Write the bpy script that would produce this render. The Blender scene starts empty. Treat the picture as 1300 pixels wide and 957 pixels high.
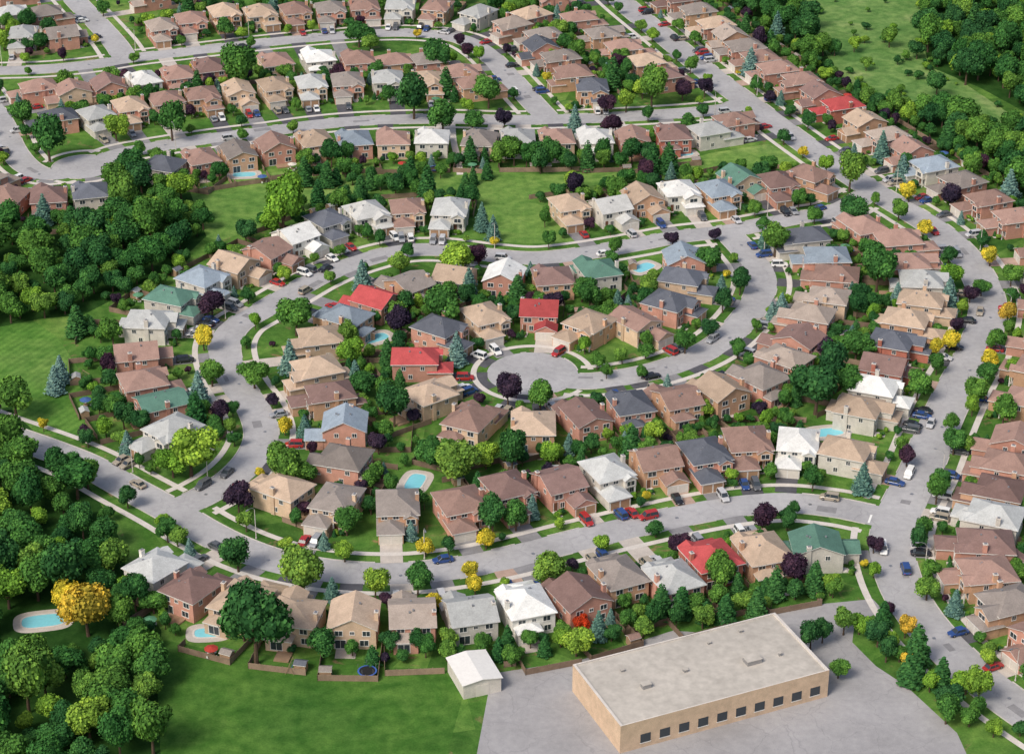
import bpy, bmesh, math, random
import numpy as np
from mathutils import Vector, Matrix
random.seed(7); np.random.seed(7)
R=random.Random(11)
# ------------------------------------------------------------------ survey frame: aerial-survey coordinates -> ground metres
FPX=2850.0; PITCH=math.radians(28.0); CAMH=268.0; CAMY=-CAMH/math.tan(PITCH)
def P(u,v,z=0.0):
    dx=(u-650)/FPX; dy=-(v-478.5)/FPX
    d=(dx, math.cos(PITCH)+dy*math.sin(PITCH), -math.sin(PITCH)+dy*math.cos(PITCH))
    t=(z-CAMH)/d[2]
    return (d[0]*t, CAMY+d[1]*t)
def pxscale(v):
    dy=-(v-478.5)/FPX
    return FPX*(math.sin(PITCH)-dy*math.cos(PITCH))/CAMH
scn=bpy.context.scene
COL=scn.collection
# ------------------------------------------------------------------ materials
def newmat(name):
    m=bpy.data.materials.new(name); m.use_nodes=True
    nt=m.node_tree; nt.nodes.clear()
    return m,nt,nt.nodes,nt.links
def bsdf(nt,rough=0.8,spec=0.2,metal=0.0):
    b=nt.nodes.new('ShaderNodeBsdfPrincipled'); o=nt.nodes.new('ShaderNodeOutputMaterial')
    b.inputs['Roughness'].default_value=rough; b.inputs['Metallic'].default_value=metal
    b.inputs['Specular IOR Level'].default_value=spec
    nt.links.new(b.outputs[0],o.inputs[0]); return b
def c4(c): return (c[0],c[1],c[2],1.0)
def noise(nt,scale,detail=4,coord='world',rough=0.6,dist=0.0):
    n=nt.nodes.new('ShaderNodeTexNoise'); n.inputs['Scale'].default_value=scale
    n.inputs['Detail'].default_value=detail; n.inputs['Roughness'].default_value=rough
    n.inputs['Distortion'].default_value=dist
    if coord=='world':
        g=nt.nodes.new('ShaderNodeNewGeometry'); nt.links.new(g.outputs['Position'],n.inputs['Vector'])
    else:
        g=nt.nodes.new('ShaderNodeTexCoord'); nt.links.new(g.outputs['Object'],n.inputs['Vector'])
    return n.outputs['Fac']
def ramp(nt,fac,stops):
    r=nt.nodes.new('ShaderNodeValToRGB'); e=r.color_ramp.elements
    while len(e)<len(stops): e.new(0.5)
    for i,(p,c) in enumerate(stops):
        e[i].position=p; e[i].color=c4(c)
    nt.links.new(fac,r.inputs[0]); return r.outputs[0]
def mix(nt,fac,a,b,mode='MIX'):
    m=nt.nodes.new('ShaderNodeMix'); m.data_type='RGBA'; m.blend_type=mode
    if isinstance(fac,float): m.inputs['Factor'].default_value=fac
    else: nt.links.new(fac,m.inputs['Factor'])
    for s,x in (('A',a),('B',b)):
        sock=[i for i in m.inputs if i.name==s and i.type=='RGBA'][0]
        if isinstance(x,tuple): sock.default_value=c4(x)
        else: nt.links.new(x,sock)
    return [o for o in m.outputs if o.type=='RGBA'][0]
def hsv(nt,col,fac_rand,vmin=0.8,vmax=1.2):
    h=nt.nodes.new('ShaderNodeHueSaturation')
    mr=nt.nodes.new('ShaderNodeMapRange'); mr.inputs['To Min'].default_value=vmin; mr.inputs['To Max'].default_value=vmax
    nt.links.new(fac_rand,mr.inputs['Value']); nt.links.new(mr.outputs[0],h.inputs['Value'])
    nt.links.new(col,h.inputs['Color']); return h.outputs[0]
def sc(c,k): return (c[0]*k,c[1]*k,c[2]*k)
def surf(name,col,var=0.18,scale=0.5,rough=0.85,spec=0.15,coord='world',rand=0.0,fine=6.0):
    m,nt,N,L=newmat(name); b=bsdf(nt,rough,spec)
    n=noise(nt,scale,5,coord); c=ramp(nt,n,[(0.3,sc(col,1-var)),(0.7,sc(col,1+var))])
    n2=noise(nt,fine,2,coord); c=mix(nt,0.6,c,ramp(nt,n2,[(0.3,(0.78,0.78,0.78)),(0.7,(1.15,1.15,1.15))]),'MULTIPLY')
    if rand>0:
        oi=N.new('ShaderNodeObjectInfo'); c=hsv(nt,c,oi.outputs['Random'],1-rand,1+rand)
    L.new(c,b.inputs['Base Color']); return m
def plain(name,col,rough=0.5,spec=0.4,metal=0.0):
    m,nt,N,L=newmat(name); b=bsdf(nt,rough,spec,metal)
    n=noise(nt,1.5,2,'object'); L.new(ramp(nt,n,[(0.2,sc(col,0.92)),(0.8,sc(col,1.06))]),b.inputs['Base Color']); return m
def grassmat(name,a,b_,c_,big=0.03,cells=True,stripes=None):
    m,nt,N,L=newmat(name); bs=bsdf(nt,0.95,0.05)
    n1=noise(nt,big,5); col=ramp(nt,n1,[(0.3,a),(0.55,b_),(0.75,c_)])
    if cells:
        v=N.new('ShaderNodeTexVoronoi'); v.inputs['Scale'].default_value=0.075
        g=N.new('ShaderNodeNewGeometry'); L.new(g.outputs['Position'],v.inputs['Vector'])
        sx=N.new('ShaderNodeSeparateColor'); L.new(v.outputs['Color'],sx.inputs[0])
        cc=ramp(nt,sx.outputs[0],[(0.0,(0.55,0.62,0.6)),(0.5,(1,1,1)),(1.0,(1.45,1.2,1.3))])
        col=mix(nt,0.8,col,cc,'MULTIPLY')
        n5=noise(nt,0.22,4,dist=1.0); col=mix(nt,ramp(nt,n5,[(0.60,(0,0,0)),(0.70,(0.8,0.8,0.8))]),col,(0.20,0.15,0.08))
    n3=noise(nt,0.35,4); col=mix(nt,0.8,col,ramp(nt,n3,[(0.35,(0.68,0.74,0.7)),(0.65,(1.3,1.2,1.2))]),'MULTIPLY')
    n4=noise(nt,0.11,3,dist=1.5); col=mix(nt,0.9,col,ramp(nt,n4,[(0.35,(0.76,0.84,0.78)),(0.65,(1.3,1.13,1.22))]),'MULTIPLY')
    n2=noise(nt,2.5,3); col=mix(nt,0.6,col,ramp(nt,n2,[(0.3,(0.7,0.7,0.7)),(0.7,(1.3,1.3,1.3))]),'MULTIPLY')
    if stripes:
        w=N.new('ShaderNodeTexWave'); w.inputs['Scale'].default_value=stripes[0]; w.inputs['Distortion'].default_value=1.0
        w.inputs['Detail'].default_value=1; w.inputs['Detail Scale'].default_value=0.3
        mp=N.new('ShaderNodeMapping'); mp.inputs['Rotation'].default_value=(0,0,stripes[1])
        g=N.new('ShaderNodeNewGeometry'); L.new(g.outputs['Position'],mp.inputs['Vector']); L.new(mp.outputs[0],w.inputs['Vector'])
        col=mix(nt,0.5,col,ramp(nt,w.outputs['Fac'],[(0.3,(0.82,0.86,0.82)),(0.7,(1.15,1.12,1.1))]),'MULTIPLY')
    L.new(col,bs.inputs['Base Color']); return m
M={}
M['ground']=grassmat('lawn_ground',(0.05,0.125,0.026),(0.082,0.195,0.035),(0.13,0.23,0.058))
M['park']=grassmat('park_grass',(0.095,0.205,0.045),(0.135,0.255,0.056),(0.21,0.305,0.095),0.02,False)
M['field']=grassmat('mown_field',(0.06,0.165,0.03),(0.088,0.21,0.038),(0.135,0.235,0.062),0.02,False,(0.16,0.5))
M['south']=grassmat('south_lawn_grass',(0.042,0.120,0.022),(0.066,0.162,0.028),(0.105,0.195,0.048),0.03,False)
M['meadow']=grassmat('meadow_grass',(0.075,0.18,0.045),(0.135,0.25,0.07),(0.26,0.32,0.135),0.035,False)
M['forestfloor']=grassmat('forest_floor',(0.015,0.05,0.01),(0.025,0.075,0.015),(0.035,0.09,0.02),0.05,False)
def asphalt(name,col,patch=0.12):
    m,nt,N,L=newmat(name); b=bsdf(nt,0.9,0.15)
    n=noise(nt,0.06,4); c=ramp(nt,n,[(0.35,sc(col,1-patch)),(0.65,sc(col,1+patch))])
    n2=noise(nt,0.7,5); c=mix(nt,0.8,c,ramp(nt,n2,[(0.3,(0.88,0.88,0.9)),(0.7,(1.1,1.1,1.1))]),'MULTIPLY')
    v=N.new('ShaderNodeTexVoronoi'); v.feature='DISTANCE_TO_EDGE'; v.inputs['Scale'].default_value=0.11
    nd=N.new('ShaderNodeTexNoise'); nd.inputs['Scale'].default_value=0.4
    g=N.new('ShaderNodeNewGeometry'); L.new(g.outputs['Position'],nd.inputs['Vector'])
    va=N.new('ShaderNodeVectorMath'); va.operation='MULTIPLY_ADD'; L.new(nd.outputs['Color'],va.inputs[0]); va.inputs[1].default_value=(3,3,0); L.new(g.outputs['Position'],va.inputs[2])
    L.new(va.outputs[0],v.inputs['Vector'])
    c=mix(nt,0.4,c,ramp(nt,v.outputs['Distance'],[(0.0,(0.6,0.6,0.62)),(0.012,(1,1,1))]),'MULTIPLY')
    n4=noise(nt,5.0,2); c=mix(nt,0.6,c,ramp(nt,n4,[(0.3,(0.85,0.85,0.85)),(0.7,(1.12,1.12,1.12))]),'MULTIPLY')
    L.new(c,b.inputs['Base Color']); return m
M['road']=asphalt('aged_asphalt',(0.385,0.378,0.378))
M['lot']=asphalt('parking_asphalt',(0.33,0.322,0.322))
M['walk']=surf('concrete_pavement',(0.60,0.555,0.505),0.1,0.3)
M['kerb']=surf('kerb_concrete',(0.52,0.49,0.45),0.1,0.5)
M['patch']=surf('asphalt_patch',(0.25,0.245,0.25),0.15,0.5)
M['drive_dark']=surf('driveway_asphalt_dark',(0.09,0.09,0.10),0.25,0.3)
M['drive_mid']=surf('driveway_asphalt_grey',(0.24,0.235,0.24),0.2,0.3)
M['drive_light']=surf('driveway_concrete',(0.50,0.45,0.40),0.12,0.4)
M['drive_paver']=surf('driveway_pavers',(0.42,0.30,0.24),0.15,0.6)
M['paint']=plain('road_paint',(0.78,0.77,0.73),0.7,0.2)
roofc={'b':(0.315,0.205,0.17),'c':(0.215,0.14,0.125),'t':(0.44,0.335,0.25),'g':(0.42,0.43,0.42),'w':(0.60,0.60,0.575),
 'd':(0.12,0.13,0.155),'r':(0.40,0.075,0.075),'n':(0.10,0.20,0.155),'s':(0.25,0.30,0.35),'k':(0.24,0.21,0.19),'h':(0.33,0.275,0.235)}
ROOF={k:surf('roof_shingles_'+k,v,0.14,0.4,0.9,0.1,'object',0.2,3.0) for k,v in roofc.items()}
wallc={'p':(0.50,0.265,0.205),'o':(0.52,0.32,0.21),'r':(0.40,0.15,0.11),'t':(0.58,0.43,0.31),'g':(0.58,0.55,0.50),'w':(0.72,0.70,0.65)}
def brickmat(name,col):
    m,nt,N,L=newmat(name); b=bsdf(nt,0.9,0.1)
    n=noise(nt,0.5,4,'object'); c=ramp(nt,n,[(0.3,sc(col,0.86)),(0.7,sc(col,1.12))])
    tc=N.new('ShaderNodeTexCoord'); sp=N.new('ShaderNodeSeparateXYZ'); L.new(tc.outputs['Object'],sp.inputs[0])
    ad=N.new('ShaderNodeMath'); L.new(sp.outputs[0],ad.inputs[0]); L.new(sp.outputs[1],ad.inputs[1])
    cb=N.new('ShaderNodeCombineXYZ'); L.new(ad.outputs[0],cb.inputs[0]); L.new(sp.outputs[2],cb.inputs[1])
    bt=N.new('ShaderNodeTexBrick'); bt.inputs['Scale'].default_value=3.0
    bt.inputs['Color1'].default_value=(1.1,1.05,1,1); bt.inputs['Color2'].default_value=(0.8,0.8,0.8,1); bt.inputs['Mortar'].default_value=(1.15,1.2,1.2,1)
    L.new(cb.outputs[0],bt.inputs['Vector'])
    c=mix(nt,0.8,c,bt.outputs['Color'],'MULTIPLY')
    oi=N.new('ShaderNodeObjectInfo'); c=hsv(nt,c,oi.outputs['Random'],0.85,1.15)
    L.new(c,b.inputs['Base Color']); return m
WALL={k:brickmat('brick_'+k,v) for k,v in wallc.items()}
M['trim']=plain('white_trim',(0.72,0.70,0.66),0.6)
M['glass']=plain('window_glass',(0.035,0.045,0.055),0.12,0.6)
M['door']=plain('door_paint',(0.16,0.07,0.04),0.5)
M['gdoor']=plain('garage_door_paint',(0.62,0.58,0.52),0.6)
M['gdoor2']=plain('garage_door_brown',(0.36,0.22,0.13),0.6)
M['metal']=plain('grey_metal',(0.35,0.35,0.36),0.4,0.5,0.6)
M['wood']=surf('fence_wood',(0.23,0.165,0.12),0.25,0.4,0.9,0.1,'world',0.3)
M['deck']=surf('deck_wood',(0.33,0.22,0.14),0.15,0.6)
M['bark']=surf('bark',(0.10,0.07,0.05),0.2,2.0,0.95,0.05,'object')
M['tyre']=plain('tyre_rubber',(0.02,0.02,0.02),0.8,0.2)
M['flatroof']=surf('gravel_roof',(0.47,0.435,0.385),0.12,0.06,0.95,0.05,'world',0.0,0.6)
M['headlight']=plain('headlight',(0.75,0.75,0.75),0.2); M['taillight']=plain('taillight',(0.4,0.02,0.02),0.3)
def foliage(name,stops):
    m,nt,N,L=newmat(name)
    at=N.new('ShaderNodeAttribute'); at.attribute_name='tint'
    oi=N.new('ShaderNodeObjectInfo')
    base=ramp(nt,oi.outputs['Random'],stops)
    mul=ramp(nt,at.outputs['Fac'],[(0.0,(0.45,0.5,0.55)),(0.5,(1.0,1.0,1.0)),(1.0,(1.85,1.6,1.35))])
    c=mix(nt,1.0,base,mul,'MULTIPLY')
    d=N.new('ShaderNodeBsdfDiffuse')
    o=N.new('ShaderNodeOutputMaterial')
    L.new(c,d.inputs[0]); L.new(d.outputs[0],o.inputs[0])
    return m
F_={}
F_['g']=foliage('foliage_green',[(0.0,(0.030,0.098,0.036)),(0.35,(0.047,0.146,0.038)),(0.7,(0.078,0.195,0.038)),(1.0,(0.145,0.27,0.048))])
F_['f']=foliage('foliage_forest',[(0.0,(0.026,0.092,0.032)),(0.5,(0.043,0.142,0.034)),(1.0,(0.095,0.21,0.038))])
F_['l']=foliage('foliage_light',[(0.0,(0.12,0.27,0.035)),(1.0,(0.22,0.36,0.05))])
F_['p']=foliage('foliage_purple',[(0.0,(0.035,0.028,0.05)),(1.0,(0.06,0.03,0.05))])
F_['y']=foliage('foliage_yellow',[(0.0,(0.52,0.46,0.05)),(0.6,(0.48,0.41,0.04)),(1.0,(0.45,0.32,0.05))])
F_['r']=foliage('foliage_red',[(0.0,(0.5,0.05,0.02)),(1.0,(0.5,0.07,0.02))])
F_['s']=foliage('foliage_spruce_blue',[(0.0,(0.08,0.17,0.14)),(1.0,(0.14,0.25,0.23))])
F_['c']=foliage('foliage_cedar',[(0.0,(0.025,0.095,0.03)),(1.0,(0.045,0.135,0.04))])
# ------------------------------------------------------------------ mesh helper
class MB:
    def __init__(s): s.v=[]; s.f=[]; s.m=[]; s.mats=[]
    def mi(s,mat):
        if mat not in s.mats: s.mats.append(mat)
        return s.mats.index(mat)
    def poly(s,pts,mat):
        n=len(s.v); s.v+=[tuple(p) for p in pts]; s.f.append(tuple(range(n,n+len(pts)))); s.m.append(s.mi(mat))
    def box(s,x0,x1,y0,y1,z0,z1,mat,M4=None):
        p=[(x0,y0,z0),(x1,y0,z0),(x1,y1,z0),(x0,y1,z0),(x0,y0,z1),(x1,y0,z1),(x1,y1,z1),(x0,y1,z1)]
        if M4 is not None: p=[tuple(M4@Vector(q)) for q in p]
        n=len(s.v); s.v+=p; k=s.mi(mat)
        for f in ((3,2,1,0),(4,5,6,7),(0,1,5,4),(1,2,6,5),(2,3,7,6),(3,0,4,7)):
            s.f.append(tuple(n+i for i in f)); s.m.append(k)
    def tube(s,p0,p1,r0,r1,mat,n=8,cap=True):
        p0=Vector(p0);p1=Vector(p1); d=(p1-p0).normalized()
        a=d.orthogonal().normalized(); b=d.cross(a); k=s.mi(mat); o=len(s.v)
        for p,r in ((p0,r0),(p1,r1)):
            for i in range(n):
                t=2*math.pi*i/n; s.v.append(tuple(p+a*math.cos(t)*r+b*math.sin(t)*r))
        for i in range(n):
            j=(i+1)%n; s.f.append((o+i,o+j,o+n+j,o+n+i)); s.m.append(k)
        if cap:
            s.f.append(tuple(o+n+i for i in range(n))); s.m.append(k)
            s.f.append(tuple(o+n-1-i for i in range(n))); s.m.append(k)
    def mesh(s,name):
        me=bpy.data.meshes.new(name); me.from_pydata(s.v,[],s.f)
        for m in s.mats: me.materials.append(m)
        me.polygons.foreach_set('material_index',s.m); me.update(); return me
def obj(name,me,loc=(0,0,0),rot=0.0,scale=1.0,parent=None):
    o=bpy.data.objects.new(name,me); COL.objects.link(o)
    o.location=loc; o.rotation_euler=(0,0,rot)
    o.scale=(scale,)*3 if not isinstance(scale,tuple) else scale
    if parent is not None: o.parent=parent
    return o
def sheet(name,pts,z,mat):
    mb=MB(); mb.poly([(x,y,z) for x,y in pts],mat); return obj(name,mb.mesh(name))
def PX(l,z=0): return [P(u,v,z) for u,v in l]
# ------------------------------------------------------------------ roads
def smooth(pts,step=2.0):
    p=[np.array(q) for q in pts]; p=[2*p[0]-p[1]]+p+[2*p[-1]-p[-2]]; out=[]
    for i in range(1,len(p)-2):
        a,b,c,d=p[i-1:i+3]
        for k in range(20):
            t=k/20; out.append(0.5*((2*b)+(c-a)*t+(2*a-5*b+4*c-d)*t*t+(3*b-a-3*c+d)*t**3))
    out.append(p[-2]); out=np.array(out)
    L=np.concatenate([[0],np.cumsum(np.linalg.norm(np.diff(out,axis=0),axis=1))])
    n=max(2,int(L[-1]/step)); s=np.linspace(0,L[-1],n+1)
    return np.stack([np.interp(s,L,out[:,0]),np.interp(s,L,out[:,1])],1)
ROADS_PX=[
 ('main_road',5.0,[(660,-120),(735,-50),(790,3),(850,52),(905,97),(960,138),(1010,175),(1060,210),(1110,243),(1155,270),(1192,294),(1222,322),(1243,352),(1254,385),(1249,420),(1235,455),(1216,490),(1199,525),(1184,560),(1170,595),(1153,628),(1138,660),(1132,692),(1138,725),(1153,760),(1180,798),(1220,840),(1268,880),(1340,930),(1420,975)]),
 ('crescent_road',4.4,[(-80,520),(0,549),(60,570),(110,590),(165,620),(215,647),(262,675),(310,698),(360,714),(425,725),(500,728),(570,722),(640,709),(700,694),(760,679),(820,665),(880,652),(940,642),(1000,638),(1060,644),(1105,653),(1138,660)]),
 ('west_road',4.2,[(218,648),(258,630),(296,606),(322,578),(332,550),(322,518),(302,490),(288,462),(286,436),(300,414),(330,396),(365,375),(410,350),(460,331),(510,319),(560,317),(620,324),(680,328),(740,322),(800,312),(860,301),(920,294),(970,285),(1010,277),(1060,268),(1110,243)]),
 ('inner_road',4.2,[(922,294),(945,318),(962,340),(967,362),(958,387),(940,411),(915,434),(880,454),(835,470),(785,480),(735,484),(676,475)]),
 ('north_road',4.2,[(-60,92),(0,90),(60,88),(120,82),(170,74),(220,68),(270,62),(330,55),(390,49),(440,45),(490,42),(540,43),(585,50),(615,66),(637,87),(657,109),(676,130),(695,150)]),
 ('spur_road',4.2,[(60,-40),(95,0),(122,28),(146,55),(160,76)]),
 ('middle_road',4.2,[(945,128),(925,138),(880,143),(820,147),(760,150),(695,152),(640,153),(570,151),(500,152),(440,155),(390,160),(340,167),(290,173),(240,180),(190,188),(150,196),(115,210),(70,222),(38,214),(16,190),(2,158),(-20,125),(-40,100)]),
]
roads=[]
for nm,hw,px in ROADS_PX:
    roads.append((nm,hw,smooth(PX(px))))
bulb_c=np.array(P(676,474)); bulb_r=11.6
bulb2_c=np.array(P(105,212)); bulb2_r=9.5
bulbs=[(bulb_c,bulb_r),(bulb2_c,bulb2_r)]
def normals(p):
    t=np.gradient(p,axis=0); t/=np.linalg.norm(t,axis=1)[:,None]
    return np.stack([-t[:,1],t[:,0]],1)
def road_clear(x,y,skip=-1,skipb=-1):
    d=1e9; q=np.array([x,y])
    for i,(nm,hw,p) in enumerate(roads):
        if i==skip: continue
        d=min(d,np.sqrt(((p-q)**2).sum(1).min())-hw)
    for i,(c,r) in enumerate(bulbs):
        if i==skipb: continue
        d=min(d,np.linalg.norm(c-q)-r)
    return d
def nearest(x,y):
    q=np.array([x,y]); best=None
    for i,(nm,hw,p) in enumerate(roads):
        dd=((p-q)**2).sum(1); k=int(dd.argmin()); d=math.sqrt(dd[k])-hw
        if best is None or d<best[0]: best=(d,p[k],hw,i)
    for c,r in bulbs:
        dv=q-c; L=np.linalg.norm(dv); d=L-r
        if d<best[0]: best=(d,c,r,-1)
    return best
# ------------------------------------------------------------------ houses list
HP="""202,725,g,w 246,748,c,p 300,762,t,t 378,782,t,t 450,785,t,t 525,782,b,p 603,778,g,g 671,768,w,w 733,755,c,p 787,737,b,o 851,732,g,p 905,713,r,r 962,702,t,o 1043,694,n,g
360,622,t,t 428,637,k,t 505,642,k,o 585,640,b,p 645,620,b,p 712,612,b,p 768,600,g,g 835,585,b,o 893,577,d,p 957,562,b,o 1028,567,w,w 1085,577,t,g
437,585,b,p 438,540,s,p 545,502,t,t 597,534,b,t 677,542,b,o 745,529,c,p 803,516,d,p 860,508,b,o 915,497,t,o 965,482,b,p 998,457,b,p 1014,432,b,p 1030,402,b,p 1052,380,b,t 1062,352,b,p 1050,328,s,p 1022,303,d,g
1102,292,b,p 1135,304,b,p 1155,338,b,p 1167,357,g,g 1170,383,t,t 1150,408,t,o 1132,435,d,r 1122,467,c,r 1108,495,w,g 1092,517,t,g
885,15,b,o 905,33,b,p 925,48,b,o 945,62,b,p 965,75,b,o 985,88,b,p 1018,103,b,p 1042,120,c,p 1070,135,r,r 1098,155,t,o 1127,174,b,p 1157,192,b,p 1185,212,s,g 1222,232,b,p 1255,255,b,p 1290,278,b,p 865,0,b,p 845,-18,b,p
1325,430,b,p 1318,470,b,o 1308,510,b,o 1290,560,b,p 1280,592,b,p 1270,625,b,o 1262,660,g,g 1253,693,c,p 1252,727,b,o 1270,770,b,o 1320,800,b,p 1345,390,b,p 1345,350,b,p 1330,310,b,p
735,25,b,p 765,45,b,o 792,62,b,o 820,80,t,o 842,98,b,p 700,0,b,p 640,35,b,p 690,50,b,p 712,75,b,p 728,95,b,o 752,115,d,o 675,20,b,p 600,105,b,o 660,62,d,p
30,45,g,g 78,45,b,p 50,18,b,p 20,18,g,g 205,37,b,p 242,27,b,p 285,17,t,o 330,18,t,t 375,15,b,o 420,14,b,p 463,12,b,p 508,12,g,g 553,14,b,o 603,20,g,g 195,-5,b,p 60,-25,b,p 15,-10,b,p
45,115,b,p 92,115,b,t 137,110,c,p 185,103,w,w 222,97,b,p 262,88,c,p 350,80,b,t 405,75,w,g 455,78,b,p 500,80,b,o 545,78,k,p 588,98,b,o 
80,150,d,p 118,147,g,g 165,137,b,p 210,129,b,t 256,122,b,o 303,116,t,t 350,111,t,t 395,108,g,t 440,105,b,p 492,102,g,g 543,102,t,o
210,212,d,g 256,203,b,p 303,195,b,o 348,187,b,p 400,180,t,o 450,180,s,p 500,180,b,t 547,178,w,g 610,180,b,t 660,178,g,g 705,178,b,t 755,178,w,w 803,177,b,p 860,172,c,r 905,165,g,g 938,157,b,p
65,252,c,p 112,247,d,g 10,252,b,p -20,230,b,p -40,190,b,p
298,337,t,t 338,320,b,p 375,301,w,w 415,281,d,g 465,271,w,w 517,266,b,t 572,267,g,g 728,262,t,t 775,262,w,g 820,252,t,o 865,245,w,w 908,240,s,o 950,233,n,t 993,229,b,p 1035,225,b,o
258,355,s,g 217,380,n,g 188,410,g,g 173,450,b,p 182,486,b,p 205,512,n,p 220,547,g,g
640,352,w,p 702,355,b,o 760,346,n,g 577,352,t,t 520,362,b,o 478,382,r,p 440,405,s,o 407,430,t,t 403,470,t,t 420,502,b,o
615,403,t,t 685,395,r,p 557,418,d,p 527,457,r,p 752,412,t,o 803,409,b,t 848,386,d,p 865,355,d,t 868,330,s,p"""
H=[]
for tok in HP.split():
    a=tok.split(','); x,y=P(float(a[0]),float(a[1]),4.0); H.append([x,y,a[2],a[3]])
pos=np.array([[h[0],h[1]] for h in H]); org=pos.copy()
for it in range(40):
    mv=np.zeros_like(pos)
    d=pos[:,None]-pos[None]; L=np.linalg.norm(d,axis=2)+np.eye(len(pos))*99
    for i,j in zip(*np.where(L<12.2)):
        mv[i]+=d[i,j]/L[i,j]*(12.2-L[i,j])*0.4
    pos+=mv
    for i in range(len(pos)):
        n=nearest(*pos[i]); tgt=12.5
        if n[0]<tgt:
            dv=pos[i]-n[1]; dv/=np.linalg.norm(dv); pos[i]+=dv*(tgt-n[0])*0.6
    pos+=(org-pos)*0.06
# ------------------------------------------------------------------ house prototypes
def hip(mb,x0,x1,y0,y1,z,pitch,ov,rm,tm):
    x0-=ov;x1+=ov;y0-=ov;y1+=ov; w=x1-x0; d=y1-y0
    if w>=d:
        i=d/2; r=[(x0+i*0.95,(y0+y1)/2),(x1-i*0.95,(y0+y1)/2)]
    else:
        i=w/2; r=[((x0+x1)/2,y0+i*0.95),((x0+x1)/2,y1-i*0.95)]
    h=i*pitch; A=(x0,y0,z);B=(x1,y0,z);C=(x1,y1,z);D=(x0,y1,z); r0=(r[0][0],r[0][1],z+h); r1=(r[1][0],r[1][1],z+h)
    if w>=d: fs=[(A,B,r1,r0),(B,C,r1),(C,D,r0,r1),(D,A,r0)]
    else: fs=[(A,B,r0),(B,C,r1,r0),(C,D,r1),(D,A,r0,r1)]
    for f in fs: mb.poly(f,rm)
    e=0.2; q=lambda p:(p[0],p[1],z-e)
    for a,b in ((A,B),(B,C),(C,D),(D,A)): mb.poly((q(a),q(b),b,a),tm)
    mb.poly((q(D),q(C),q(B),q(A)),tm)
    return h
def gable(mb,wb,x0,x1,y0,y1,z,pitch,ov,axis,rm,tm,wm):
    if axis=='x':
        h=(y1-y0)/2*pitch; ym=(y0+y1)/2; o2=ov*pitch
        a=[(x0-ov,y0-ov,z-o2),(x1+ov,y0-ov,z-o2),(x1+ov,ym,z+h),(x0-ov,ym,z+h)]
        b=[(x1+ov,y1+ov,z-o2),(x0-ov,y1+ov,z-o2),(x0-ov,ym,z+h),(x1+ov,ym,z+h)]
        for x in (x0,x1): wb.poly([(x,y0,z-.01),(x,y1,z-.01),(x,ym,z+h-0.06)],wm)
    else:
        h=(x1-x0)/2*pitch; xm=(x0+x1)/2; o2=ov*pitch
        a=[(x1+ov,y0-ov,z-o2),(x1+ov,y1+ov,z-o2),(xm,y1+ov,z+h),(xm,y0-ov,z+h)]
        b=[(x0-ov,y1+ov,z-o2),(x0-ov,y0-ov,z-o2),(xm,y0-ov,z+h),(xm,y1+ov,z+h)]
        for y in (y0,y1): wb.poly([(x0,y,z-.01),(x1,y,z-.01),(xm,y,z+h-0.06)],wm)
    for s in (a,b):
        up=[(p[0],p[1],p[2]+0.12) for p in s]; mb.poly(up,rm); mb.poly(s[::-1],tm)
        for i in range(4):
            j=(i+1)%4; mb.poly((s[i],s[j],up[j],up[i]),tm)
    return h
wall_ph=bpy.data.materials.new('wall_slot'); roof_ph=bpy.data.materials.new('roof_slot')
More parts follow.
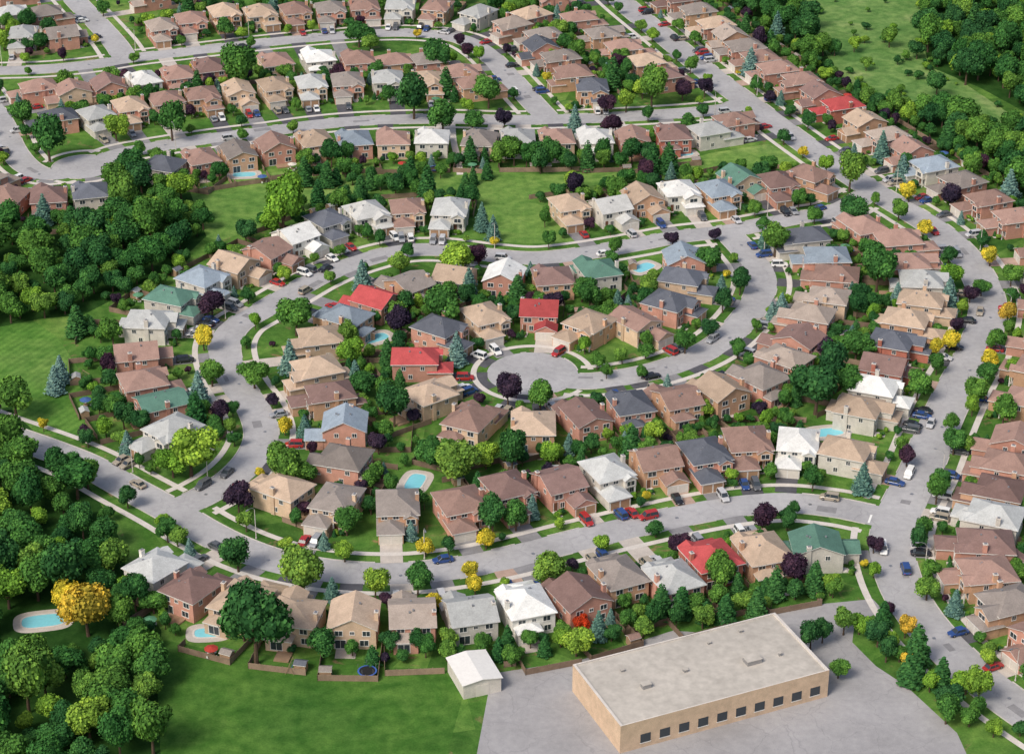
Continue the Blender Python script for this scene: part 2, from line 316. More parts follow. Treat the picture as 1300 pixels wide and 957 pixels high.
def make_proto(k):
    r=random.Random(100+k); parts={n:MB() for n in ('walls','roof','windows','window_frames','front_door','garage_door','chimney','roof_vents')}
    w=r.uniform(8.8,10.0); d=r.uniform(9.8,11.6); h=r.uniform(4.78,4.98); s=1 if k%2 else -1
    x0,x1,y0,y1=-w/2,w/2,-d/2,d/2; wb=parts['walls']; rb=parts['roof']; pt=r.uniform(0.42,0.55)
    wb.box(x0,x1,y0,y1,-0.1,h,wall_ph)
    style=k%4
    if style in (0,2,3): rh=hip(rb,x0,x1,y0,y1,h+0.2,pt,0.45,roof_ph,M['trim'])
    else: rh=gable(rb,wb,x0,x1,y0,y1,h,pt*0.9,0.4,'x' if k%8<4 else 'y',roof_ph,M['trim'],wall_ph)
    gw=5.6; gd=r.uniform(3.2,5.2); gx0,gx1=(x0,x0+gw) if s<0 else (x1-gw,x1); gy=y0-gd
    off=0.15*s
    wb.box(gx0+off,gx1+off,gy,y0+0.05,-0.1,2.7,wall_ph)
    if style==3:
        bx0,bx1=gx0+off+0.3,gx1+off-0.3
        wb.box(bx0,bx1,gy+1.6,y0+0.1,2.75,h-0.1,wall_ph)
        hip(rb,gx0+off,gx1+off,gy,y0+1,2.75,0.35,0.35,roof_ph,M['trim'])
        gable(rb,wb,bx0,bx1,gy+1.6,y0+3.0,h-0.1,0.5,0.35,'y',roof_ph,M['trim'],wall_ph)
        fy2=gy+1.6
    elif style==1:
        gable(rb,wb,gx0+off,gx1+off,gy,y0+0.3,2.75,0.5,0.35,'y',roof_ph,M['trim'],wall_ph); fy2=y0
    else:
        hip(rb,gx0+off,gx1+off,gy,y0+2.2,2.8,0.42,0.35,roof_ph,M['trim']); fy2=y0
    bx=(gx1+off+0.4,x1-0.3) if s<0 else (x0+0.3,gx0+off-0.4)
    if style in (0,2):
        wb.box(bx[0],bx[1],y0-1.2,y0+0.1,2.7,h-0.15,wall_ph)
        gable(rb,wb,bx[0],bx[1],y0-1.2,y0+2.6,h-0.1,0.55,0.3,'y',roof_ph,M['trim'],wall_ph)
        wb.box(bx[0]+0.1,bx[0]+0.35,y0-1.15,y0-0.9,0,2.7,M['trim']); wb.box(bx[1]-0.35,bx[1]-0.1,y0-1.15,y0-0.9,0,2.7,M['trim'])
    if k%3==0:
        wb.box(-w*0.1,x1-0.4,y1-0.05,y1+2.6,-0.1,2.8,wall_ph); hip(rb,-w*0.1,x1-0.4,y1-1.5,y1+2.6,2.95,0.4,0.3,roof_ph,M['trim'])
    def win(face,c,z,ww,hh,pl):
        F=parts['window_frames']; G=parts['windows']
        def bx_(mb,a0,a1,z0,z1,p0,p1,mat):
            if face=='f': mb.box(a0,a1,pl-p1,pl-p0,z0,z1,mat)
            elif face=='b': mb.box(a0,a1,pl+p0,pl+p1,z0,z1,mat)
            elif face=='l': mb.box(pl-p1,pl-p0,a0,a1,z0,z1,mat)
            else: mb.box(pl+p0,pl+p1,a0,a1,z0,z1,mat)
        bx_(G,c-ww/2,c+ww/2,z,z+hh,0.0,0.03,M['glass'])
        t=0.11
        bx_(F,c-ww/2-t,c+ww/2+t,z+hh,z+hh+t,0,0.07,M['trim']); bx_(F,c-ww/2-t-0.05,c+ww/2+t+0.05,z-t,z,0,0.10,M['trim'])
        bx_(F,c-ww/2-t,c-ww/2,z,z+hh,0,0.07,M['trim']); bx_(F,c+ww/2,c+ww/2+t,z,z+hh,0,0.07,M['trim'])
        bx_(F,c-0.04,c+0.04,z,z+hh,0.031,0.06,M['trim'])
    bm=(bx[0]+bx[1])/2; fb=y0-1.2 if style in (0,2) else y0
    win('f',bm,3.2,1.9,1.2,fb); gm=(gx0+gx1)/2+off
    if style in(0,1,2):
        win('f',gm-1.3,3.85,1.2,0.8,fy2); win('f',gm+1.3,3.85,1.2,0.8,fy2)
    else: win('f',gm,3.6,2.2,1.1,fy2)
    D=parts['front_door']; dx=bm-0.8
    D.box(dx-0.5,dx+0.5,y0-0.06,y0-0.001,0.3,2.4,M['door']); D.box(dx-0.62,dx-0.5,y0-0.09,y0-0.001,0.3,2.5,M['trim']); D.box(dx+0.5,dx+0.62,y0-0.09,y0-0.001,0.3,2.5,M['trim'])
    D.box(dx-0.9,dx+0.9,y0-1.1,y0-0.1,0,0.28,M['walk']); D.box(dx-0.9,dx+0.9,y0-1.5,y0-1.1,0,0.14,M['walk'])
    win('f',bm+0.9,0.8,1.0,1.3,y0)
    Gd=parts['garage_door']; gdm=M['gdoor'] if k%3 else M['gdoor2']
    for a in (-1,1):
        cx=gm+a*1.3
        for q in range(4): Gd.box(cx-1.15,cx+1.15,gy-0.05-0.01*(q%2),gy-0.001,0.02+q*0.56,0.55+q*0.56,gdm)
        Gd.box(cx-1.27,cx-1.15,gy-0.08,gy-0.001,0,2.4,M['trim']); Gd.box(cx+1.15,cx+1.27,gy-0.08,gy-0.001,0,2.4,M['trim']); Gd.box(cx-1.15,cx+1.15,gy-0.08,gy-0.001,2.26,2.4,M['trim'])
    wing=(k%3==0)
    for c in (-w*0.3,w*0.28): win('b',c,3.3,1.5,1.15,y1)
    win('b',0,3.6,0.8,0.7,y1)
    if wing:
        win('b',w*0.22,0.5,2.4,1.9,y1+2.6); win('b',-w*0.32,0.9,1.4,1.3,y1)
    else:
        win('b',w*0.25,0.2,2.2,2.0,y1); win('b',-w*0.25,0.9,1.7,1.3,y1)
    for fc,pl in (('l',x0),('r',x1)):
        win(fc,y1*0.5,3.4,1.0,1.0,pl); win(fc,-y1*0.35,3.4,0.9,1.0,pl); win(fc,y1*0.2,1.0,0.9,1.1,pl)
    C=parts['chimney']; cy=r.uniform(-1,2.5); cx=x1*0.98 if s<0 else x0*0.98
    C.box(cx-0.4,cx+0.4,cy-0.5,cy+0.5,0,h+rh*0.6+0.6,wall_ph); C.box(cx-0.46,cx+0.46,cy-0.56,cy+0.56,h+rh*0.6+0.6,h+rh*0.6+0.72,M['walk'])
    C.box(cx-0.2,cx+0.2,cy-0.3,cy+0.3,h+rh*0.6+0.72,h+rh*0.6+0.95,M['metal'])
    V=parts['roof_vents']
    for q in range(3):
        vx=r.uniform(-1.8,1.8); vy=r.choice((-1,1))*r.uniform(1.2,2.2); zz=h+0.2+max(0.4,rh*(1-(abs(vy))/(d/2)))-0.35
        V.box(vx-0.2,vx+0.2,vy-0.2,vy+0.2,zz,zz+0.6,M['metal'])
    return {'parts':{n:m.mesh('house_'+n) for n,m in parts.items() if m.f},'w':w,'d':d,'gd':gd,'gx':gm,'gy':gy,'s':s,'dx':dx,'wing':wing}
PROTOS=[make_proto(k) for k in range(16)]
def setm(o,ph,mat):
    for sl in o.material_slots:
        if sl.material==ph: sl.link='OBJECT'; sl.material=mat
drives=[]; driveends=[]; houses=[]
for i,h in enumerate(H):
    x,y=pos[i]; nb=nearest(x,y); dv=np.array(nb[1])-pos[i]; dist=np.linalg.norm(dv)
    ang=math.atan2(dv[1],dv[0])+math.pi/2   # local -Y toward road
    pr=PROTOS[R.randrange(16)]
    e=bpy.data.objects.new('brick_house',None); COL.objects.link(e); e.location=(x,y,0); e.rotation_euler=(0,0,ang); e.empty_display_size=0.5
    if h[2]=='b' and R.random()<0.42: h[2]=R.choice(('c','k','h','t','h','k'))
    for n,me in pr['parts'].items():
        o=obj(n,me,parent=e); setm(o,roof_ph,ROOF[h[2]]); setm(o,wall_ph,WALL[h[3]])
    Mx=Matrix.Translation((x,y,0))@Matrix.Rotation(ang,4,'Z')
    gx=pr['gx']; y_a=pr['gy']; y_b=-(dist-nb[2])-0.15
    while road_clear(*((Mx@Vector((gx,y_b,0))).xy))>0.3 and y_b>-40: y_b-=0.4
    kind=R.choices(['drive_dark','drive_mid','drive_light','drive_paver'],[4,3,3,1])[0]
    z=0.060+0.003*(i%5); hwid=2.5
    mb=MB(); mb.poly([tuple(Mx@Vector(q)) for q in ((gx-hwid,y_b,z),(gx+hwid,y_b,z),(gx+hwid,y_a,z),(gx-hwid,y_a,z))],M[kind]); obj('driveway',mb.mesh('driveway'))
    a=Mx@Vector((gx,y_a,0)); b=Mx@Vector((gx,y_b,0)); drives.append((a.x,a.y,b.x,b.y,hwid)); driveends.append((b.x,b.y))
    mb=MB(); z2=0.052
    mb.poly([tuple(Mx@Vector(q)) for q in ((pr['dx']-0.6,-pr['d']/2-2.6,z2),(pr['dx']+0.6,-pr['d']/2-2.6,z2),(pr['dx']+0.6,-pr['d']/2-1.2,z2),(pr['dx']-0.6,-pr['d']/2-1.2,z2))],M['walk'])
    obj('front_path',mb.mesh('front_path'))
    houses.append((x,y,ang,pr,Mx,dist-nb[2],kind,h))
# ------------------------------------------------------------------ build roads
ends=np.array(driveends)
def strip(mb,pa,pb,z,mat,mask):
    k=mb.mi(mat); n0=len(mb.v)
    for a,b in zip(pa,pb): mb.v.append((a[0],a[1],z)); mb.v.append((b[0],b[1],z))
    for i in range(len(pa)-1):
        if mask[i] and mask[i+1]:
            mb.f.append((n0+2*i,n0+2*i+2,n0+2*i+3,n0+2*i+1)); mb.m.append(k)
def wallstrip(mb,pa,z0,z1,mat,mask):
    k=mb.mi(mat); n0=len(mb.v)
    for a in pa: mb.v.append((a[0],a[1],z0)); mb.v.append((a[0],a[1],z1))
    for i in range(len(pa)-1):
        if mask[i] and mask[i+1]:
            mb.f.append((n0+2*i,n0+2*i+2,n0+2*i+3,n0+2*i+1)); mb.m.append(k)
def kerb_and_walk(p,nrm,hw,sides,idx,bidx,walk=True):
    mbk=MB(); mbw=MB()
    for s in sides:
        inn=p+nrm*s*hw; out=p+nrm*s*(hw+0.22)
        mk=[road_clear(q[0],q[1],idx,bidx)>0.12 and np.sqrt(((ends-q)**2).sum(1).min())>3.1 for q in inn]
        strip(mbk,inn,out,0.13,M['kerb'],mk); wallstrip(mbk,inn,-0.02,0.13,M['kerb'],mk); wallstrip(mbk,out,-0.02,0.13,M['kerb'],mk)
        if walk:
            a=p+nrm*s*(hw+2.7); b=p+nrm*s*(hw+4.2)
            mk=[road_clear(q[0],q[1],idx,bidx)>0.3 for q in (a+b)/2]
            strip(mbw,a,b,0.085+0.004*(idx if idx>=0 else 9),M['walk'],mk)
    obj('kerb',mbk.mesh('kerb'))
    if walk: obj('pavement',mbw.mesh('pavement'))
for i,(nm,hw,p) in enumerate(roads):
    mb=MB(); n=normals(p); strip(mb,p+n*hw,p-n*hw,0.012+0.004*i,M['road'],[True]*len(p)); obj(nm,mb.mesh(nm))
    kerb_and_walk(p,n,hw,(1,-1),i,-1)
for bi,(c,r) in enumerate(bulbs):
    th=np.linspace(0,2*math.pi,49); ring=np.stack([c[0]+np.cos(th)*r,c[1]+np.sin(th)*r],1)
    mb=MB(); mb.poly([(q[0],q[1],0.044+0.004*bi) for q in ring[:-1]],M['road']); obj('cul_de_sac',mb.mesh('cul_de_sac'))
    nr=np.stack([np.cos(th),np.sin(th)],1)
    kerb_and_walk(np.tile(c,(49,1))+nr*0.0,nr,r,(1,),-1,bi)
def stopbar(u,v,du,dv_):
    a=np.array(P(u,v)); b=np.array(P(du,dv_)); t=(b-a)/np.linalg.norm(b-a); n=np.array([-t[1],t[0]])
    mb=MB(); q=[a+n*0.2,a+n*3.9,a+n*3.9+t*0.5,a+n*0.2+t*0.5]; mb.poly([(k[0],k[1],0.062) for k in q],M['paint']); obj('stop_line',mb.mesh('stop_line'))
stopbar(1108,653,1090,650); stopbar(1085,262,1070,265); stopbar(918,140,900,142)
pp=smooth(PX([(574,156),(576,180),(582,205),(584,222)]),2); nn=normals(pp); mb=MB(); strip(mb,pp+nn*1.0,pp-nn*1.0,0.02,M['walk'],[True]*len(pp)); obj('park_path',mb.mesh('park_path'))
# ------------------------------------------------------------------ ground and fields
sheet('ground',[(-3000,-1500),(3000,-1500),(3000,6000),(-3000,6000)],0.0,M['ground'])
AREAS={
'park_lawn':(M['park'],[(238,246),(300,226),(372,216),(440,212),(560,212),(700,222),(840,212),(900,195),(975,183),(1022,207),(1000,215),(900,222),(800,230),(715,240),(690,258),(735,300),(735,310),(640,308),(600,255),(470,245),(400,262),(330,288),(280,306),(258,300),(245,275)]),
'mown_field':(M['field'],[(-60,425),(40,405),(75,430),(100,470),(122,515),(132,556),(95,556),(50,548),(0,520),(-60,500)]),
'south_lawn':(M['south'],[(208,812),(330,838),(470,845),(570,850),(590,875),(560,985),(205,985),(190,870)]),
'verge_lawn':(M['south'],[(120,615),(175,655),(205,690),(190,712),(165,700),(150,660),(118,630)]),
'meadow':(M['meadow'],[(1000,-60),(1200,-60),(1190,30),(1215,100),(1290,150),(1345,165),(1345,200),(1230,160),(1150,135),(1080,115),(1040,60),(985,-10)]),
'school_lawn':(M['field'],[(1195,790),(1240,810),(1300,835),(1300,790),(1230,770)]),
}
for k,(n,(m,pl)) in enumerate(AREAS.items()): sheet(n,PX(pl),0.004,m)
LOT=[(628,854),(735,838),(800,817),(855,800),(905,804),(985,772),(1108,760),(1122,775),(1085,790),(1082,815),(1112,845),(1150,870),(1215,930),(1240,985),(600,985),(622,868)]
sheet('parking_lot',PX(LOT),0.008,M['lot'])
FOR=[[(-60,270),(0,262),(60,258),(118,258),(150,228),(205,205),(240,240),(262,300),(225,335),(160,372),(105,400),(50,405),(0,415),(-60,422)],
 [(-80,530),(15,520),(58,562),(100,598),(128,640),(150,680),(160,720),(178,760),(205,800),(200,870),(205,985),(-90,985)],
 [(1195,-70),(1400,-70),(1400,160),(1300,142),(1245,112),(1180,85),(1165,30)],
 [(1060,118),(1100,125),(1180,145),(1240,168),(1400,175),(1400,330),(1330,278),(1290,248),(1215,205),(1130,162),(1085,138)],
 [(880,-60),(970,-60),(1000,0),(1040,50),(1062,96),(1040,95),(1000,65),(950,30),(915,0)]]
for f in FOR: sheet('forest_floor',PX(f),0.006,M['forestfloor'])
# ------------------------------------------------------------------ trees
def tree_mesh(name,seed,kind):
    r=np.random.RandomState(seed); rr=random.Random(seed)
    V=[];Fc=[];T=[];MI=[]
    mb=MB()
    if kind=='round':
        mb.tube((0,0,-0.1),(0.1,0.05,2.6),0.28,0.18,M['bark'],7)
        for q in range(5):
            a=q*1.26+rr.random(); mb.tube((0.1,0.05,2.0+0.15*q),(math.cos(a)*2.0,math.sin(a)*2.0,4.4+rr.random()),0.12,0.04,M['bark'],5)
    else: mb.tube((0,0,-0.1),(0,0,9.0),0.2,0.03,M['bark'],6)
    V+=mb.v; Fc+=mb.f; MI+=[0]*len(mb.f); T+=[0.5]*len(mb.f)
    def cards(c,nr,sx,sy,tint):
        n=len(c); nr=nr/np.linalg.norm(nr,axis=1)[:,None]
        ref=r.normal(size=(n,3)); t=np.cross(nr,ref); t/=np.linalg.norm(t,axis=1)[:,None]; b=np.cross(nr,t)
        o=len(V); sx=sx[:,None]; sy=sy[:,None]
        q=np.stack([c-t*sx-b*sy*0.6,c+t*sx*0.7-b*sy,c+t*sx+b*sy*0.7,c-t*sx*0.6+b*sy],1).reshape(-1,3)
        V.extend(map(tuple,q)); Fc.extend([(o+4*i,o+4*i+1,o+4*i+2,o+4*i+3) for i in range(n)]); T.extend(list(tint)); MI.extend([1]*n)
    if kind=='round':
        nb=rr.randint(11,15); B=[]
        for q in range(nb):
            a=rr.random()*6.28; rad=2.3*math.sqrt(rr.random()); z=5.0+rr.uniform(-1.6,1.9)*(1-0.25*rad/2.3); br=rr.uniform(1.0,1.75)
            B.append((np.array([math.cos(a)*rad,math.sin(a)*rad,z]),br,rr.uniform(0.15,0.9)))
        B.append((np.array([0,0,5.0]),2.3,0.4))
        for c,br,tt in B:
            n=int(120*br*br); dr=r.normal(size=(n,3)); dr[:,2]+=0.25; dr/=np.linalg.norm(dr,axis=1)[:,None]
            rad=br*r.uniform(0.82,1.14,n); pp=c+dr*rad[:,None]
            keep=np.ones(n,bool)
            for c2,b2,_ in B:
                if c2 is c: continue
                keep&=np.linalg.norm(pp-c2,axis=1)>b2*0.85
            pp=pp[keep]; d2=dr[keep]; m=len(pp)
            if m==0: continue
            nr=d2+r.normal(size=(m,3))*0.45
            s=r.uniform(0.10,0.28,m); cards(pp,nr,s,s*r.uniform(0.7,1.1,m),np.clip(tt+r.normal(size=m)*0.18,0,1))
            bm=bmesh.new(); bmesh.ops.create_icosphere(bm,subdivisions=2,radius=br*0.83)
            o=len(V)
            for v in bm.verts:
                k=1+rr.uniform(-0.1,0.08); V.append((c[0]+v.co.x*k,c[1]+v.co.y*k,c[2]+v.co.z*k))
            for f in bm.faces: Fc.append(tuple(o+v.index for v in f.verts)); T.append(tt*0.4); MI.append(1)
            bm.free()
    else:
        Ht=10.0; Rb=2.7 if kind=='spruce' else 1.9
        n=2000; u=1-np.sqrt(r.uniform(0,1,n)); z=0.5+u*(Ht-0.5)
        tier=0.72+0.28*np.abs(((z*1.15)%1.0)*2-1); a=r.uniform(0,6.283,n)
        lob=1+0.14*np.sin(a*5+z*2+seed)
        pw=0.85 if kind=='spruce' else 0.6
        rad=(Rb*(1-(z/Ht))**pw+0.05)*tier*lob*r.uniform(0.72,1.05,n)
        pp=np.stack([np.cos(a)*rad,np.sin(a)*rad,z],1); nr=np.stack([np.cos(a)*0.6,np.sin(a)*0.6,np.full(n,0.75)],1)+r.normal(size=(n,3))*0.3
        s=r.uniform(0.10,0.25,n)
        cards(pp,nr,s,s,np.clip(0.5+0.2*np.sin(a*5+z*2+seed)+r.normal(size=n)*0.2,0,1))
        o=len(V); m=10
        for q,(zz,rq) in enumerate(((0.6,Rb*0.72),(4,Rb*0.45),(9.4,0.05))):
            for j in range(m): V.append((math.cos(j*6.283/m)*rq,math.sin(j*6.283/m)*rq,zz))
        for q in range(2):
            for j in range(m):
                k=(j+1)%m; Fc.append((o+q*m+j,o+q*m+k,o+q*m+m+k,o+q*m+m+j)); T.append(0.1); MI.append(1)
    me=bpy.data.meshes.new(name); me.from_pydata(V,[],Fc); me.materials.append(M['bark']); me.materials.append(F_['g'])
    me.polygons.foreach_set('material_index',MI)
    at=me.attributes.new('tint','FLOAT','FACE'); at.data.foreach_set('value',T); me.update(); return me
ROUND=[tree_mesh('broadleaf',s,'round') for s in range(12)]
SPR=[tree_mesh('spruce',50+s,'spruce') for s in range(4)]
CED=[tree_mesh('cedar',70+s,'cedar') for s in range(3)]
names={'g':'maple_tree','f':'forest_tree','l':'honey_locust_tree','p':'purple_maple_tree','y':'yellow_autumn_tree','r':'red_autumn_tree','s':'blue_spruce_tree','c':'cedar_tree'}
trees=[]
def put_tree(x,y,r,kind,parent=None,name=None,flat=1.0):
    if kind=='s': me=R.choice(SPR); s=r/2.5
    elif kind=='c': me=R.choice(CED); s=r/1.9
    else: me=R.choice(ROUND); s=r/3.7
    hz=s*R.choice((R.uniform(0.8,1.05),R.uniform(0.95,1.3)))*flat
    if kind=='s': hz=s*R.uniform(0.72,0.88)
    if kind=='c': hz=s*R.uniform(0.5,0.7)
    o=obj(name or names[kind],me,(x,y,0),R.uniform(0,6.28),(s*R.uniform(0.92,1.08),s*R.uniform(0.92,1.08),hz),parent)
    for sl in o.material_slots:
        if sl.material==F_['g'] and kind!='g': sl.link='OBJECT'; sl.material=F_[kind]
    trees.append((x,y,r)); return o
TP="""645,497,17,p 686,498,19,g 383,722,29,g 322,790,46,g 476,738,19,l 530,733,19,g 697,716,25,g 863,684,17,p 968,655,19,p 1000,657,14,g 540,690,14,y 603,740,13,y 738,787,13,r 108,768,34,y 82,755,20,y
302,632,19,p 301,698,24,g 240,565,33,l 218,580,22,l 252,495,15,s 258,428,14,y 268,468,19,g 268,380,20,p 375,397,24,g 322,470,19,g 368,455,16,s 387,543,12,s 345,507,10,p 458,478,21,g 500,515,22,g 508,402,20,p 562,378,30,g 580,445,15,s 580,315,26,l 608,320,15,p
358,262,29,l 345,275,18,l 460,355,14,s 612,278,12,s 626,292,11,s 508,332,14,g 1038,482,36,g 1060,460,24,g 1088,430,24,g 1115,338,26,g 985,300,21,g 940,355,16,g 902,325,20,g 992,392,14,s 980,398,10,s 1096,608,15,s 1110,687,13,p 1152,577,13,p 1166,487,18,g 1208,345,17,l 1257,455,13,y 1238,497,16,g
1212,557,17,g 1190,620,17,g 1165,685,15,g 1178,742,17,g 1155,240,13,y 1258,322,13,y 1280,397,12,y 1285,345,15,g 1208,247,15,p 1083,262,20,g 1120,190,13,s 1146,215,12,s 1080,218,20,g 146,155,19,l 217,153,20,g 60,172,26,g 28,140,18,g 300,82,27,g 525,120,24,g 495,120,10,g 562,142,22,g 600,145,16,g
640,150,12,p 828,112,20,g 795,125,14,l 770,127,14,p 867,112,13,p 895,108,12,p 953,80,13,s 620,112,20,g 730,152,12,s 777,155,14,p 625,650,22,g 655,653,18,g 617,682,13,y 577,580,30,g 545,570,20,g 650,575,22,g 360,592,26,g 385,598,18,g 480,560,14,p 1150,130,8,g 1205,375,15,s 1232,370,12,p 1187,440,12,y
1080,480,22,g 765,690,12,l 640,740,8,l 712,808,12,l 363,687,11,l 437,697,14,l 1228,560,14,g 1247,360,13,g 1208,535,12,g 1265,430,14,g 1290,462,14,l 1275,520,18,g 1110,722,10,l 1255,835,12,l 1245,805,10,g 430,255,14,g 1060,60,9,g 1130,45,12,g 1100,80,8,g 1190,105,14,g 1085,55,9,l 1140,75,6,g 1165,60,12,g 1228,82,20,g 1180,40,20,g 985,745,14,c 1010,745,14,g 1035,738,14,c 1055,740,14,l 760,795,14,s
1030,805,18,g 1045,800,14,g 1065,845,14,g 700,65,10,l 455,37,18,g 470,50,12,g 285,32,14,g 130,8,10,g 555,70,18,g 595,62,10,p 1058,745,12,g 250,25,10,g 930,600,10,l 790,450,10,g 758,455,12,g 820,440,13,g 870,432,14,g 770,470,9,g 815,470,9,g 900,412,14,g 918,380,14,g 937,440,13,g"""
for tok in TP.split():
    u,v,r,k=tok.split(','); u=float(u);v=float(v);r=float(r)
    rm=r/pxscale(v); zc=rm*1.35
    x,y=P(u,v,zc); put_tree(x,y,rm,k)
def segd(x,y,s):
    ax,ay,bx,by,_=s; dx,dy=bx-ax,by-ay; t=max(0,min(1,((x-ax)*dx+(y-ay)*dy)/(dx*dx+dy*dy+1e-9))); return math.hypot(x-ax-dx*t,y-ay-dy*t)
def inpoly(x,y,p):
    c=False; j=len(p)-1
    for i in range(len(p)):
        if (p[i][1]>y)!=(p[j][1]>y) and x<(p[j][0]-p[i][0])*(y-p[i][1])/(p[j][1]-p[i][1])+p[i][0]: c=not c
        j=i
    return c
open_polys=[PX(a[1]) for a in AREAS.values()]+[PX(LOT)]
POOLS=[(475,430,8,4.2,0.6),(527,612,7.5,4,1.3),(1050,549,8,3.8,0.2),(55,788,9,4.6,0.2),(265,803,6,3.4,0.1),(817,340,7,4,0.8),(310,222,7,3.6,0.1),(866,196,7,3.5,0.3)]
POOLS=[(P(u,v),l,w,a) for u,v,l,w,a in POOLS]
STORE=P(602,852,2.5)
hpos=np.array([[h[0],h[1]] for h in houses])
def ok(x,y,r,gap=0.75,hd=0.6,rc=1.0,openok=False):
    if road_clear(x,y)<rc: return False
    if math.hypot(STORE[0]-x,STORE[1]-y)<6+r: return False
    if np.sqrt(((hpos-np.array([x,y]))**2).sum(1).min())<5.6+r*hd: return False
    for s in drives:
        if abs(s[0]-x)<25 and segd(x,y,s)<s[4]+0.5: return False
    for (c,l,w,a) in POOLS:
        if math.hypot(c[0]-x,c[1]-y)<l/2+r+1.5: return False
        if abs(c[0]-x)<4+r*0.7 and 0<c[1]-y<12: return False
    for t in trees:
        if abs(t[0]-x)<9 and math.hypot(t[0]-x,t[1]-y)<(t[2]+r)*gap: return False
    if not openok and any(inpoly(x,y,p) for p in open_polys): return False
    return True
def band(px,spacing,width,rmin,rmax,kinds,w=None):
    p=smooth(PX(px),spacing)
    for q in p:
        for _ in range(2 if width>5 else 1):
            x=q[0]+R.uniform(-width,width)/2; y=q[1]+R.uniform(-width,width)/2; r=R.uniform(rmin,rmax)
            if ok(x,y,r,0.5,0.35,0.5,True): put_tree(x,y,r,R.choices(kinds,w)[0])
band([(488,838),(560,832),(640,830),(700,822)],3.0,5,1.6,2.4,['c','g','f'],[4,4,2])
band([(770,812),(830,796),(900,785),(960,772),(1000,762)],2.8,7,1.8,2.8,['c','g','f'],[4,3,2])
band([(945,762),(1010,757),(1060,750)],3.0,5,1.8,2.8,['c','g'],[2,3])
band([(1090,800),(1120,822),(1155,850),(1195,885),(1240,930)],3.0,9,1.8,3.2,['g','c','l','y'],[6,0.7,2,0.6])
band([(400,236),(440,230),(500,238),(550,230)],3.6,7,2.0,3.2,['c','g','f'],[2,3,3])
band([(640,215),(700,215),(760,212),(840,218)],3.5,7,2.5,3.8,['f','g','c'],[4,3,1])
band([(380,262),(420,262),(455,250)],5,5,2.0,3.0,['g','c'],[3,1])
band([(575,255),(595,240),(620,228)],6,2,1.4,2.2,['c','g'])
band([(1075,205),(1110,215),(1150,225)],5,5,2.0,3.2,['s','g'])
band([(72,500),(90,490),(130,520),(150,560),(190,600),(220,610),(280,600)],4.2,4,1.4,2.8,['g','s','l'],[4,1.5,1])
band([(205,690),(235,690),(245,675)],4,4,2,3,['g'])
band([(690,258),(700,300),(770,305),(830,300)],9,2,1.5,2.2,['g'])
for ri,sp in ((0,11),(1,17),(2,15),(3,19),(4,19),(6,18)):
    nm,hw,p=roads[ri]; n=normals(p)
    for s in (1,-1):
        k=R.randrange(5)
        while k<len(p):
            q=p[k]+n[k]*s*(hw+1.5); r=R.uniform(1.5,2.6) if ri else R.uniform(1.7,3.0)
            if ok(q[0],q[1],r,0.9,0.3,1.2,True):
                put_tree(q[0],q[1],r,R.choices(['g','l','p','y'],[7,2,1,0.8])[0])
            k+=int(sp/2*R.uniform(0.8,1.4))
for (x,y,ang,pr,Mx,dist,kind,h) in houses:
    n=0
    for t in range(26):
        lx=R.uniform(-8,8); ly=pr['d']/2+R.uniform(1.5,15.0); q=Mx@Vector((lx,ly,0)); r=R.choice((R.uniform(1.0,2.0),R.uniform(1.8,3.6)))
        if ok(q.x,q.y,r,0.7,0.4,1.5): put_tree(q.x,q.y,r,R.choices(['g','f','l','p','s','c'],[8,4,1.1,0.8,0.8,1.2])[0]); n+=1
        if n>=7: break
    for t in range(8):
        sx=-pr['s']; lx=sx*R.uniform(2,6.8); ly=-pr['d']/2-R.uniform(2.0,8); q=Mx@Vector((lx,ly,0)); r=R.uniform(0.9,2.2)
        if ok(q.x,q.y,r,0.8,0.15,1.0): put_tree(q.x,q.y,r,R.choices(['g','l','p','s','y'],[6,1,1.4,1.2,0.3])[0]); break
    for t in range(4):
        lx=pr['dx']+R.uniform(-2,2); ly=-pr['d']/2-R.uniform(1.6,2.4); q=Mx@Vector((lx,ly,0)); r=R.uniform(0.45,0.9)
        if all(segd(q.x,q.y,s)>3.0 for s in drives if abs(s[0]-q.x)<25):
            o=put_tree(q.x,q.y,r,R.choice('ggcl'),name='garden_shrub'); o.location.z=-0.35*r; trees.pop()
for fi,f in enumerate(FOR):
    poly=PX(f); xs=[p[0] for p in poly]; ys=[p[1] for p in poly]
    e=bpy.data.objects.new('forest',None); COL.objects.link(e)
    st=5.0; yy=min(ys)
    while yy<max(ys):
        xx=min(xs)
        while xx<max(xs):
            x=xx+R.uniform(-2.2,2.2); y=yy+R.uniform(-2.2,2.2); r=R.choice((R.uniform(1.8,3.2),R.uniform(2.8,4.6),R.uniform(4.2,5.6)))
            if inpoly(x,y,poly) and road_clear(x,y)>2.5 and all(math.hypot(c[0]-x,c[1]-y)>8 and not (abs(c[0]-x)<3.5+r and 0<c[1]-y<16) for c,_,_,_ in POOLS) and np.sqrt(((hpos-np.array([x,y]))**2).sum(1).min())>8 \
               and all(math.hypot(t[0]-x,t[1]-y)>(t[2]+r)*0.5 for t in trees if abs(t[0]-x)<7):
                put_tree(x,y,r,R.choices(['f','g','l','c'],[7,6,0.7,0.15])[0],parent=e,name='tree')
            xx+=st
        yy+=st
mp=PX(AREAS['meadow'][1])
for t in range(150):
    u=R.uniform(1000,1300); v=R.uniform(-40,160); x,y=P(u,v)
    if inpoly(x,y,mp): put_tree(x,y,R.uniform(0.7,2.2),R.choice('fglg'),name='meadow_bush',flat=0.75)
